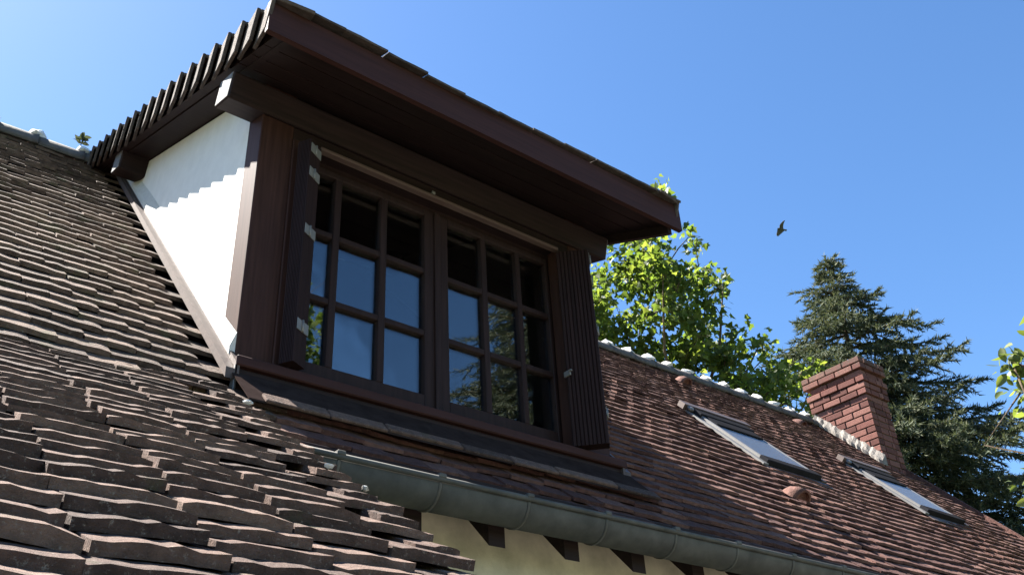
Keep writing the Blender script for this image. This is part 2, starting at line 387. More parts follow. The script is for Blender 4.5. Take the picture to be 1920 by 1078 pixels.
# roof windows
NV = Vector((0, -math.sin(MP), math.cos(MP))); UV = Vector((0, math.cos(MP), math.sin(MP)))
def roof_window(a, b, y0, y1, label):
    w = b - a; L = (y1 - y0) / math.cos(MP)
    root = link("roof_window", None or bpy.data.meshes.new("roof_window"), house); me = root.data
    bm = bmesh.new(); fr = .035; h = .036
    add_box(bm, (0, 0, .0), (fr, L, h), .006)
    bm.to_mesh(me); bm.free(); me.materials.append(M['alu'])
    T = Matrix.Translation((a, y0, main_z(y0))) @ Matrix.Rotation(MP, 4, 'X')
    root.matrix_basis = T; root["label"] = label
    def sub(name, lo, hi, mat, bev=.005):
        bm = bmesh.new(); add_box(bm, lo, hi, bev); return link(name, bm_mesh(name, bm), root, mat)
    sub("side_frame", (w - fr, 0, .0), (w, L, h), M['alu'], .006)
    sub("top_hood", (-.012, L - .10, .0), (w + .012, L + .02, h + .016), M['darkmetal'])
    sub("bottom_rail", (-.006, -.02, .0), (w + .006, .065, h + .008), M['darkmetal'])
    sub("pane", (fr + .001, .066, .028), (w - fr - .001, L - .101, .032), M['glass2'], 0)
    sub("blind", (fr + .001, .066, .018), (w - fr - .001, L - .11, .022), M['blind'], 0)
    sub("ventilation_flap", (fr, L * .70, .034), (w - fr, L - .101, .046), M['darkmetal'])
    sub("lining", (fr + .001, .086, .002), (w - fr - .001, L - .101, .008), M['dark'], 0)
    sub("side_flashing", (-.06, -.04, .0), (-.003, L + .05, .018), M['alu'], .003)
    sub("side_flashing", (w + .003, -.04, .0), (w + .06, L + .05, .018), M['lead'], .003)
    sub("top_flashing", (-.09, L + .024, .012), (w + .09, L + .10, .06), M['lead'], .003)
    sub("corner_bracket", (-.06, L - .02, .02), (-.006, L + .05, .055), M['alu'], .012)
    sub("apron_flashing", (-.05, -.13, -.004), (w + .05, -.024, .004), M['lead'], .002)
    return root
roof_window(*VEL[0], "roof window nearer the dormer, with pale frame"); roof_window(*VEL[1], "roof window below the chimney, farther from the dormer")

# chimney
CX0, CX1, CY0, CY1, CZ1 = 9.14, 9.56, 4.755, 5.44, 4.715
chim = box("chimney", (CX0 + .012, CY0 + .012, 3.0), (CX1 - .012, CY1 - .012, CZ1 - .03), M['mortar_dark'], house, 0)
chim["label"] = "red brick chimney with stepped top courses"
bl, bh, bw, jt = .215, .062, .10, .0125
bmb = bmesh.new(); add_box(bmb, (-bl / 2, -bw / 2, -bh / 2), (bl / 2, bw / 2, bh / 2), .004); br_full = bm_mesh("brick", bmb); br_full.materials.append(M['brick'])
proud = [.045, .045, .012, .034, .022, .022]
row = 0; zt = CZ1
while zt > 3.30:
    pr = proud[row] if row < len(proud) else 0.0
    a0, a1, b0, b1 = CX0 - pr, CX1 + pr, CY0 - pr, CY1 + pr
    def run(length, shift):
        p = -shift; out = []
        while p < length - .02:
            lo = max(p, 0); hi = min(p + bl, length)
            if hi - lo > .03: out.append((lo, hi))
            p += bl + jt
        return out
    sh = (row % 2) * (bl + jt) / 2
    segs = []
    for lo, hi in run(b1 - b0, sh):
        segs.append(((a0 + bw / 2, b0 + (lo + hi) / 2), hi - lo, math.pi / 2)); segs.append(((a1 - bw / 2, b0 + (lo + hi) / 2), hi - lo, math.pi / 2))
    for lo, hi in run(a1 - a0 - 2 * bw - 2 * jt, sh * .6):
        segs.append(((a0 + bw + jt + (lo + hi) / 2, b0 + bw / 2), hi - lo, 0)); segs.append(((a0 + bw + jt + (lo + hi) / 2, b1 - bw / 2), hi - lo, 0))
    for (bx_, by_), ln, rz in segs:
        if main_z(by_) > zt + .05 and by_ < RY: continue
        o = link("brick", br_full, chim); o.location = (bx_ + random.gauss(0, .0015), by_ + random.gauss(0, .0015), zt - bh / 2 + random.gauss(0, .001))
        o.rotation_euler = (0, random.gauss(0, .006), rz + random.gauss(0, .006)); o.scale = (ln / bl, 1, 1)
    zt -= bh + jt; row += 1
# mortar fillet at the chimney foot
V = []; F = []; K = 26; r = random.Random(9)
for i in range(K + 1):
    y = CY0 - .02 + (RY - .02 - CY0) * i / K; z = main_z(y) + .03; wv = .085 + r.uniform(-.02, .02)
    V += [(CX0 - wv, y, z + .012), (CX0 - wv * .5, y, z + .05 + r.uniform(-.01, .012)), (CX0 + .01, y, z + .105 + r.uniform(-.015, .02)), (CX0 + .01, y, z - .03), (CX0 - wv, y, z - .03)]
    if i:
        o = 5 * i
        for j in range(5): F.append((o - 5 + j, o - 5 + (j + 1) % 5, o + (j + 1) % 5, o + j))
F += [tuple(range(5)), tuple(range(5 * K, 5 * K + 5))]
link("mortar_fillet", mesh("mortar_fillet", V, F), chim, M['mortar'])

# rafter tails under the eave
for i in range(22):
    x = 1.69 + .365 * i
    if x > 9.3: break
    bt = .985
    prism_x("rafter_tail", [(2.615, bt), (2.615, bt + .17), (WY - .001, bt + .17 + MS * (WY - .001 - 2.615) - .0), (WY - .001, bt + MS * (WY - .001 - 2.615))], x, x + .075, M['wood'], house)

# gutter with its joints and clips
def half_round(name, R, t, x0, x1, cy, cz, seg, mat, parent, lip=True):
    yz = [(cy + math.cos(a) * R, cz + math.sin(a) * R) for a in [math.pi + math.pi * k / seg for k in range(seg + 1)]]
    inn = [(cy + math.cos(a) * (R - t), cz + math.sin(a) * (R - t)) for a in [math.pi + math.pi * k / seg for k in range(seg + 1)]][::-1]
    n = len(yz); bm = bmesh.new(); ra = []
    for x in (x0, x1): ra.append(([bm.verts.new((x, *p)) for p in yz], [bm.verts.new((x, *p)) for p in inn]))
    (a0, i0), (a1, i1) = ra
    for k in range(n - 1):
        bm.faces.new((a0[k], a1[k], a1[k + 1], a0[k + 1])).smooth = True; bm.faces.new((i0[k], i1[k], i1[k + 1], i0[k + 1])).smooth = True
    for (o, i) in ra:
        bm.faces.new(o + i)
    bm.faces.new((a0[0], i0[-1], i1[-1], a1[0])); bm.faces.new((a0[-1], a1[-1], i1[0], i0[0]))
    if lip:
        pts = [Vector((x0, cy - R - .004, cz + .003)), Vector((x1, cy - R - .004, cz + .003))]; tube(bm, pts, [.011, .011], 8)
    return link(name, bm_mesh(name, bm), parent, mat)
GY, GCZ, GR = 2.533, 1.115, .080
gut = half_round("gutter", GR, .003, 1.16, 9.6, GY, GCZ, 16, M['zinc'], house); gut["label"] = "half-round grey zinc gutter along the eave"
jx = 1.34
while jx < 9.5:
    half_round("gutter_joint", GR + .004, .0035, jx, jx + .012, GY, GCZ, 16, M['zinc'], gut, False)
    box("gutter_clip", (jx - .008, GY - GR - .018, GCZ + .004), (jx + .022, GY - GR + .012, GCZ + .020), M['zinc'], gut, .003)
    jx += .385
box("eave_board", (1.16, 2.63, 1.175), (9.5, 2.65, 1.225), M['wood'], house, .002)

# ------------------------------------------------------------------ lean-to with the low roof in front
lean = empty("lean_to", (.1, 1.8, GZ)); tag(lean, "low lean-to roof of rough weathered brown tiles in the foreground", "lean-to")
LY0 = .92; LX0, LX1 = -0.9, 1.13
ldeck = prism_x("roof_deck", [(LY0 + .03, low_z(LY0 + .03) - .082), (2.93, low_z(2.93) - .082), (2.93, low_z(2.93) - .13), (LY0 + .03, low_z(LY0 + .03) - .13)], LX0, LX1 - .03, M['wood'], lean)
prism_x("verge_bed", [(LY0 + .04, low_z(LY0 + .04) - .08), (2.92, low_z(2.92) - .08), (2.92, low_z(2.92) - .03), (LY0 + .04, low_z(LY0 + .04) - .03)], LX1 - .06, LX1 - .022, M['tile_low'], lean)
prism_x("wall", [(1.15, GZ), (2.82, GZ), (2.82, low_z(2.82) - .135), (1.15, low_z(1.15) - .135)], LX0 + .05, LX1 - .12, M['cream'], lean)
tm_low = tile_meshes("roof_tile", 14, .1995, .19, .0165, 8, .0038, M['tile_low'], .45)
low_step = lambda s: .0245 - .0130 * min(1, s / 2.1)
E1 = .088; W1 = .201; rnd = random.Random(11)
for c in range(int((2.9 - LY0) / math.cos(LP) / E1) + 2):
    s = c * E1; off = (c % 2) * W1 / 2
    x = LX1 - W1 / 2 - off + rnd.uniform(-.02, .015)
    if off:
        me = rnd.choice(tm_low); o = link("tile", me, lean); mx = tile_place(LX1 - W1 / 4 + rnd.uniform(-.012, .012), s, LY0, low_z(LY0) - .05, LP, low_step(s), E1, .7, rnd)
        o.matrix_basis = mx @ Matrix.Diagonal((.5, 1, 1, 1)); o.matrix_parent_inverse = Matrix.Translation(-Vector(lean.location))
        x -= W1 / 2 - off + W1 / 2
    while x > LX0:
        me = rnd.choice(tm_low); o = link("tile", me, lean)
        st = low_step(s); mx = tile_place(x, s, LY0, low_z(LY0) - .05, LP, st, E1, .9, rnd)
        o.matrix_basis = mx @ Matrix.Diagonal((rnd.uniform(.96, 1.0), 1, rnd.uniform(.85, 1.2) * st / .0165, 1)); x -= W1
# mortar crumbs along the verge
for k in range(4):
    y = rnd.uniform(1.3, 2.8); xx = LX1 - abs(rnd.gauss(0, .22)) if k % 2 else LX1 - rnd.uniform(.0, .05)
    o = link("mortar_crumb", lm[k % 5], lean); o.location = (xx, y, low_z(y) - .004); o.scale = [rnd.uniform(.2, .45), rnd.uniform(.06, .12), rnd.uniform(.06, .12)]
    o.rotation_euler = (LP, 0, rnd.uniform(0, 3))

# ------------------------------------------------------------------ dormer
dor = empty("dormer", (2.16, 3.0, 1.55)); tag(dor, "large dark wooden dormer window with white side wall and deep overhanging roof", "dormer")
FY = 3.0
cheek = lambda x0, x1: prism_x("cheek", [(FY + .14, main_z(FY + .14) - .03), (5.25, main_z(5.25) - .03), (5.25, dor_z(5.25) + .05), (FY + .14, dor_z(FY + .14) + .05)], x0, x1, M['render'], dor)
c_ = cheek(DL, DL + .1); c_["label"] = "sunlit white rendered side wall"; cheek(DR - .1, DR)
for x0, x1 in ((DL - .002, DL + .15), (DR - .15, DR + .002)):
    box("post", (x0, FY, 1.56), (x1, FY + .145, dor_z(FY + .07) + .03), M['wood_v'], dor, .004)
# inner jambs beside the window
box("jamb", (DL + .149, FY - .008, 1.641), (1.371, FY + .064, 2.799), M['wood_v'], dor, .004)
box("jamb", (2.880, FY - .008, 1.641), (DR - .149, FY + .064, 2.799), M['wood_v'], dor, .004)
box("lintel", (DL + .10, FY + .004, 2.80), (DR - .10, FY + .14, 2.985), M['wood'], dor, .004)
def purlin(cy, cz, h, d, x0, x1, ang):
    p = box("purlin", (x0, cy - d / 2, cz - h / 2), (x1, cy + d / 2, cz + h / 2), M['wood'], dor, .006, rotx(cy, cz, ang))
    for xe, sgn in ((x0, -1), (x1, 1)):
        box("end_grain", (xe + (-.003 if sgn < 0 else 0), cy - d / 2 + .006, cz - h / 2 + .006), (xe + (0 if sgn < 0 else .003), cy + d / 2 - .006, cz + h / 2 - .006), M['endgrain'], p, 0, rotx(cy, cz, ang))
purlin(3.035, 2.945, .13, .155, 1.015, 3.25, .30)
purlin(4.80, 3.745, .13, .155, 1.03, 3.25, .30)
# roof slab, boards and edges
RX0, RX1 = .99, 3.30
rd = prism_x("roof_deck", [(2.53, dor_z(2.53) + .105), (5.50, dor_z(5.50) + .105), (5.50, dor_z(5.50) + .165), (2.53, dor_z(2.53) + .165)], RX0 + .02, RX1 - .02, M['wood'], dor)
pl = [(2.532, 2.655), (2.662, 2.785), (2.792, 2.915), (2.922, 3.005)]
for a, b in pl:                                # soffit boards run along the front
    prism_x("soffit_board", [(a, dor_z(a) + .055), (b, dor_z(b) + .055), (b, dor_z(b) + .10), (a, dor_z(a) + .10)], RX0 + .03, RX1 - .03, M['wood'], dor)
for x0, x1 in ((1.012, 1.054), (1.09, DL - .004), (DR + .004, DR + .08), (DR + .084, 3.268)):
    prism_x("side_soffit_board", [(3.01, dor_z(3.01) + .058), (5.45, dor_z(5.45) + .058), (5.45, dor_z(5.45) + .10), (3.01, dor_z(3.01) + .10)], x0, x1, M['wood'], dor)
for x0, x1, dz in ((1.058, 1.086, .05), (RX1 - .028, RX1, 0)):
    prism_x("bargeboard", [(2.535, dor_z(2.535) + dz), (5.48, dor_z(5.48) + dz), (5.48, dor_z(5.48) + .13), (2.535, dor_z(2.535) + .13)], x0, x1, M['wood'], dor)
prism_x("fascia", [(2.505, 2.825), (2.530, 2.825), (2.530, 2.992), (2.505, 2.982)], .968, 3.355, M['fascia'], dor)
# tiles on the dormer
tm_d = tile_meshes("tile", 6, .2045, .22, .012, 3, .0006, M['tile_dorm'], 0)
E2 = .1685; rnd = random.Random(5); dt = []
ty0 = 2.475; tz0 = dor_z(ty0) + .230
nC = int((5.52 - ty0) / math.cos(DP) / E2)
for c in range(nC):
    off = (c % 2) * .1
    for i in range(12):
        x = 1.19 + i * .205 + off * .9
        if x > 3.28: continue
        mx = tile_place(x, c * E2, ty0 + .012, tz0 - .036, DP, .012, E2, .05, rnd); me = rnd.choice(tm_d)
        if c == 0:
            o = link("tile", me, rd); o.matrix_basis = mx
        else: dt.append((me, mx))
join_tiles("tile_field", dt, rd, M['tile_dorm'])
def verge_tile(side):
    bm = bmesh.new(); L = .215; fl = .135
    add_box(bm, (0, 0, 0), (.16, L, .018), .003); add_box(bm, (-.016, 0, -fl), (0.0, L, .018), .003)
    me = bm_mesh("verge_tile", bm)
    if side < 0:
        me.transform(Matrix.Diagonal((-1, 1, 1, 1))); me.flip_normals()
    me.materials.append(M['tile_dorm']); return me
vt = {1: verge_tile(1), -1: verge_tile(-1)}
for side, xo in ((1, .992), (-1, 3.312)):
    for c in range(nC + 1):
        s = c * E2; y = ty0 + .005 + s * math.cos(DP); z = dor_z(y) + .205 + random.gauss(0, .002)
        o = link("verge_tile", vt[side], rd)
        o.matrix_basis = Matrix.Translation((xo - side * .012, y, z)) @ Matrix.Rotation(DP - .07 + random.gauss(0, .008), 4, 'X') @ Matrix.Rotation(-side * (.165 + random.gauss(0, .010)), 4, 'Z')
# flashing and fillet at the foot of the cheeks
for xs, sg in ((DL, -1), (DR, 1)):
    prism_x("flashing", [(2.93, main_z(2.93) + .02), (5.28, main_z(5.28) + .02), (5.28, main_z(5.28) + .085), (2.93, main_z(2.93) + .085)], xs + sg * .012 - .008, xs + sg * .012 + .008, M['lead'], dor)
    prism_x("flashing", [(2.93, main_z(2.93) + .012), (5.28, main_z(5.28) + .012), (5.28, main_z(5.28) + .055), (2.93, main_z(2.93) + .055)], min(xs + sg * .022, xs + sg * .055), max(xs + sg * .022, xs + sg * .055), M['lead'], dor)
V = []; F = []; K = 18; r = random.Random(2)
for i in range(K + 1):
    y = 3.002 + 2.15 * i / K; z = main_z(y) + .07; h = .10 - .02 * math.sin(i * .4)
    V += [(DL - .024, y, z), (DL - .024, y, z + .035), (DL - .001, y, z + h), (DL - .001, y, z)]
    if i:
        o = 4 * i
        for j in range(4): F.append((o - 4 + j, o - 4 + (j + 1) % 4, o + (j + 1) % 4, o + j))
F += [(0, 1, 2, 3), (4 * K, 4 * K + 1, 4 * K + 2, 4 * K + 3)]
link("mortar_fillet", mesh("mortar_fillet", V, F), dor, M['mortar_white'])
# sill, its beam, and the apron below
box("sill", (1.17, 2.925, 1.598), (3.165, 3.145, 1.640), M['fascia'], dor, .005)
box("sill_beam", (1.18, 2.945, 1.485), (3.15, 3.13, 1.5965), M['wood'], dor, .005)
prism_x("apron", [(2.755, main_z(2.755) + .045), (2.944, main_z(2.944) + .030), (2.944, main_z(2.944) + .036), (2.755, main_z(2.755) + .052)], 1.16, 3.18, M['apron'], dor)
r = random.Random(4); x = 1.22
while x < 3.15:                                # mortar bedding along the lower edge of the apron
    l = r.uniform(.22, .36); x2 = min(x + l, 3.18); z = main_z(2.775) + .056
    bmx = bmesh.new(); add_box(bmx, (x, 2.742 + r.uniform(-.006, .006), z - .008), (x2 - .006, 2.80, z + .007 + r.uniform(-.003, .003)), .004, rotx(2.775, z, MP))
    link("apron_tile", bm_mesh("apron_tile", bmx), dor, M['tile_low']); x = x2
# window
win = link("window", bpy.data.meshes.new("window"), dor); bm = bmesh.new()
WYF, WYB = 3.065, 3.115; ox0, ox1, oz0, oz1 = 1.346, 2.904, 1.641, 2.799
add_box(bm, (ox0, WYF + .01, oz0), (ox0 + .025, WYB, oz1)); add_box(bm, (ox1 - .025, WYF + .01, oz0), (ox1, WYB, oz1))
add_box(bm, (ox0 + .0255, WYF + .01, oz0), (ox1 - .0255, WYB, oz0 + .06)); add_box(bm, (ox0 + .0255, WYF + .01, oz1 - .03), (ox1 - .0255, WYB, oz1))
bm.to_mesh(win.data); bm.free(); win.data.materials.append(M['wood_w']); win["label"] = "two-leaf window of eighteen small panes"
cols = [[(1.392, 1.597), (1.632, 1.842), (1.877, 2.086)], [(2.222, 2.430), (2.463, 2.655), (2.685, 2.860)]]
rows = [(1.768, 2.063), (2.092, 2.400), (2.428, 2.735)]
for cc, (s0, s1) in zip(cols, ((1.3725, 2.152), (2.1545, 2.8775))):
    for nm, lo, hi in (("stile", (s0, WYF, 1.702), (cc[0][0], WYB - .005, 2.768)), ("stile", (cc[2][1], WYF, 1.702), (s1, WYB - .005, 2.768)),
                       ("rail", (cc[0][0], WYF + .001, 1.702), (cc[2][1], WYB - .005, rows[0][0])), ("rail", (cc[0][0], WYF + .001, rows[2][1]), (cc[2][1], WYB - .005, 2.768))):
        box(nm, lo, hi, M['wood_w'], win, .003)
    for a, b in ((cc[0][1], cc[1][0]), (cc[1][1], cc[2][0])):
        box("muntin", (a, WYF + .002, rows[0][0]), (b, WYB - .006, rows[2][1]), M['wood_w'], win, .003)
    for a, b in ((rows[0][1], rows[1][0]), (rows[1][1], rows[2][0])):
        for x0, x1 in cc: box("muntin", (x0, WYF + .004, a), (x1, WYB - .008, b), M['wood_w'], win, .003)
    for x0, x1 in cc:
        for a, b in rows:
            o = box("pane", (x0 - .001, WYF + .026, a - .001), (x1 + .001, WYF + .031, b + .001), M['glass'], win, 0)
box("meeting_strip", (2.138, WYF - .014, 1.704), (2.170, WYF - .0005, 2.766), M['wood_w'], win, .004)
# folded shutters: two ribbed leaves on each side
def shutter(ax, ay, L, nl, t, dx, label):
    d = Vector((dx, -math.sqrt(1 - dx * dx), 0)); nrm = Vector((-d.y, d.x, 0)) * -1
    root = link("shutter", bpy.data.meshes.new("shutter"), dor); root["label"] = label
    z0, z1 = 1.655, 2.745
    def leaf(k):
        prof = []; nrib = 9; wdt = L / nrib; base = k * (t + .006)
        for i in range(nrib):
            a = i * wdt; prof += [(a, 0.0), (a + wdt * .18, -.006), (a + wdt * .82, -.006)]
        prof += [(L, 0.0), (L, t), (0, t)]
        bm = bmesh.new(); ring = []
        for z in (z0, z1):
            ring.append([bm.verts.new((ax + d.x * u - nrm.x * (v + base) * -1 * -1, ay + d.y * u - nrm.y * (v + base), z)) for u, v in prof])
        n = len(prof)
        for i in range(n): bm.faces.new((ring[0][i], ring[0][(i + 1) % n], ring[1][(i + 1) % n], ring[1][i]))
        bm.faces.new(ring[0][::-1]); bm.faces.new(ring[1]); return bm
    b0 = leaf(0); bmesh.ops.recalc_face_normals(b0, faces=b0.faces); b0.to_mesh(root.data); b0.free(); root.data.materials.append(M['shutter'])
    for k in range(1, nl): link("leaf", bm_mesh("leaf", leaf(k)), root, M['shutter'])
    for z in (2.70, 2.57, 2.27, 1.82):
        bm = bmesh.new()
        add_box(bm, (0, -.002, -.024), (.003, nl * (t + .006) - .004, .024), .001); tube(bm, [Vector((.005, nl * .016, -.026)), Vector((.005, nl * .016, .026))], [.005, .005], 8)
        o = link("hinge", bm_mesh("hinge", bm), root, M['steel'])
        e = Vector((ax, ay, z)) + d * (L + .001); nn = -nrm
        o.matrix_basis = Matrix(((d.x, nn.x, 0, e.x), (d.y, nn.y, 0, e.y), (0, 0, 1, e.z), (0, 0, 0, 1)))
    return root
shutter(1.345, 2.95, .065, 2, .034, .5, "folded dark shutter on the left of the window")
sr = shutter(2.850, 2.962, .170, 2, .028, .70, "folded dark ribbed shutter on the right of the window")
box("latch", (2.842, 2.93, 2.015), (2.852, 2.975, 2.045), M['steel'], sr, .002)
box("latch", (2.835, 2.915, 2.03), (2.847, 2.932, 2.038), M['steel'], sr, .002)
box("bar", (1.46, 2.962, 2.772), (2.875, 2.998, 2.790), M['bar'], dor, .003)
box("bar_stop", (2.06, 2.958, 2.7905), (2.078, 2.975, 2.806), M['steel'], dor, .002)
# small lead upstand at the foot of the left post
box("post_flashing", (1.168, 2.93, 1.47), (1.178, 2.965, 1.60), M['alu'], dor, .002)

# ------------------------------------------------------------------ trees
LEAF5 = [(0, 0), (.16, .06), (.46, .02), (.40, .22), (.62, .46), (.30, .50), (.22, .72), (0, 1.0), (-.22, .72), (-.30, .50), (-.62, .46), (-.40, .22), (-.46, .02), (-.16, .06)]
LEAF1 = [(0, 0), (.18, .2), (.27, .48), (.18, .78), (0, 1.0), (-.18, .78), (-.27, .48), (-.18, .2)]
def leaves_mesh(name, centers, dirs, sizes, shape, mat):
    n = len(centers); k = len(shape); S = np.array(shape)
    d = dirs / np.linalg.norm(dirs, axis=1, keepdims=True)
    r = rng.normal(size=(n, 3)); r[:, 2] *= .5; r -= d * np.sum(r * d, 1, keepdims=True); r /= np.linalg.norm(r, axis=1, keepdims=True)
    nn = np.cross(r, d)
    fold = (np.abs(S[:, 0]) * .35)[None, :, None] * nn[:, None, :] * rng.uniform(-.2, 1, n)[:, None, None]
    bend = (-(S[:, 1] ** 2) * .3)[None, :, None] * nn[:, None, :]
    V = centers[:, None, :] + sizes[:, None, None] * (S[None, :, 0, None] * r[:, None, :] + S[None, :, 1, None] * d[:, None, :] + fold + bend)
    me = bpy.data.meshes.new(name); me.vertices.add(n * k); me.vertices.foreach_set("co", V.reshape(-1).astype(np.float32))
    # two halves per leaf so that the fold is real
    half = k // 2
    f = np.concatenate([np.concatenate([np.arange(0, half + 1)]), np.concatenate([[0], np.arange(half, k)])])
    l0 = half + 1; l1 = k - half + 1
    loops = (np.arange(n)[:, None] * k + f[None, :]).reshape(-1)
    me.loops.add(len(loops)); me.loops.foreach_set("vertex_index", loops.astype(np.int32))
    tot = np.tile([l0, l1], n); st = np.concatenate([[0], np.cumsum(tot)[:-1]])
    me.polygons.add(2 * n); me.polygons.foreach_set("loop_start", st.astype(np.int32)); me.polygons.foreach_set("loop_total", tot.astype(np.int32))
    me.update(calc_edges=True); me.validate(); me.materials.append(mat); return me
def limbs(bm, base, clumps, r0, top_frac=.55):
    """trunk, a few bent main limbs, and a twig from the nearest limb to every clump"""
    pts = [Vector(p) for p, _ in clumps]; c = sum(pts, Vector()) / len(pts)
    fork = Vector((base.x * .6 + c.x * .4, base.y * .6 + c.y * .4, base.z + (c.z - base.z) * top_frac))
    tube(bm, [base + Vector((0, 0, -.1)), base.lerp(fork, .4) + Vector((.1, .05, 0)), fork], [r0 * 1.35, r0, r0 * .75], 10)
    joints = [(fork, r0 * .3)]; mains = random.sample(pts, min(8, len(pts)))
    for p in mains:
        m1 = fork.lerp(p, .35) + Vector((random.gauss(0, .25), random.gauss(0, .25), .35)); m2 = fork.lerp(p, .7) + Vector((random.gauss(0, .25), random.gauss(0, .25), .25))
        tube(bm, [fork, m1, m2, p], [r0 * .32, r0 * .22, r0 * .12, .01], 6); joints += [(m1, .02), (m2, .016), (m1.lerp(m2, .5), .018), (m2.lerp(p, .5), .012)]
    for p, rad in sorted(clumps, key=lambda c: (Vector(c[0]) - fork).length):
        p = Vector(p); q, rr = min(joints, key=lambda j: (j[0] - p).length)
        m = q.lerp(p, .5) + Vector((random.gauss(0, .04), random.gauss(0, .04), .04)); tube(bm, [q, m, p], [min(rr, .016), .011, .006], 4); joints.append((p, .008))
        for _ in range(3):
            e = p + Vector(rng.normal(size=3)) * rad * .7; tube(bm, [p, p.lerp(e, .5) + Vector((0, 0, .03)), e], [.006, .005, .003], 3)
def broadleaf(name, label, base, clumps, dens, size, shape, mat, r0, group=None, cat="tree"):
    root = empty(name, base); tag(root, label, cat, group)
    bm = bmesh.new(); limbs(bm, Vector(base), clumps, r0); link("trunk", bm_mesh("trunk", bm), root, M['bark'])
    C = []; D = []
    for p, rad in clumps:
        n = max(20, int(dens * rad ** 2)); nt = max(3, n // 9)
        tips = rng.normal(size=(nt, 3)); tips /= np.linalg.norm(tips, axis=1, keepdims=True); tips *= (rng.uniform(.25, 1.0, nt) ** .5)[:, None] * rad * np.array([1, 1, .85])
        ids = rng.integers(0, nt, n)
        q = tips[ids] + rng.normal(size=(n, 3)) * .13 * (size / .16); C.append(q + np.array(p))
        dd = tips[ids] / max(rad, .1) * .8 + rng.normal(size=(n, 3)) * .55; dd[:, 2] -= .45; D.append(dd)
    C = np.vstack(C); D = np.vstack(D); sz = size * rng.uniform(.55, 1.15, len(C))
    link("crown", leaves_mesh("crown", C, D, sz, shape, mat), root); return root
def clump_list(spec, d0, dj, fpx=FPX):
    out = []
    for i, (x, y, rp) in enumerate(spec):
        d = d0 + random.uniform(-dj, dj); p = aim(x, y, d); out.append((tuple(p), rp * p.dot(CAM_FWD) / fpx))
    return out
POLY = [(1110, 430), (1250, 432), (1298, 440), (1272, 488), (1240, 520), (1305, 515), (1350, 535), (1325, 590), (1380, 612), (1386, 655), (1420, 690), (1528, 682), (1535, 790), (1350, 790), (1110, 680)]
def inside(x, y):
    c = False
    for (xa, ya), (xb, yb) in zip(POLY, POLY[1:] + POLY[:1]):
        if (ya > y) != (yb > y) and x < (xb - xa) * (y - ya) / (yb - ya) + xa: c = not c
    return c
spec = [(1290, 446, 12), (1305, 452, 8), (1345, 541, 14), (1356, 532, 8), (1310, 500, 6), (1378, 616, 9), (1372, 640, 12), (1432, 668, 6), (1429, 652, 5), (1426, 641, 4), (1242, 364, 4), (1245, 356, 4), (1525, 690, 12), (1455, 690, 9)]
while len(spec) < 125:
    x, y = random.uniform(1110, 1540), random.uniform(430, 790)
    if inside(x, y): spec.append((x, y, random.uniform(16, 27)))
spec += [(random.uniform(900, 1110), random.uniform(480, 760), 40) for _ in range(16)] + [(random.uniform(1110, 1500), random.uniform(790, 900), 40) for _ in range(14)]
tc = clump_list(spec, 16.5, 1.1)
b = aim(1230, 700, 16.8); broadleaf("plane_tree", "broad-leaved green tree behind the ridge, right of the dormer", (b.x, b.y, GZ), tc, 1250, .13, LEAF5, M['leaf'], .22)
spec2 = [(1896, 676, 7), (1914, 684, 10), (1912, 738, 9), (1914, 715, 6), (1950, 700, 22), (2010, 690, 50), (2030, 790, 70), (2080, 640, 110), (2150, 800, 140), (2080, 900, 120)]
tc2 = clump_list(spec2, 9.2, .25); tb = aim(2500, 900, 9.6)
broadleaf("walnut_tree", "hanging leafy branch tip at the right edge of the photo", (tb.x, tb.y, GZ), tc2, 1600, .125, LEAF1, M['leaf2'], .06)

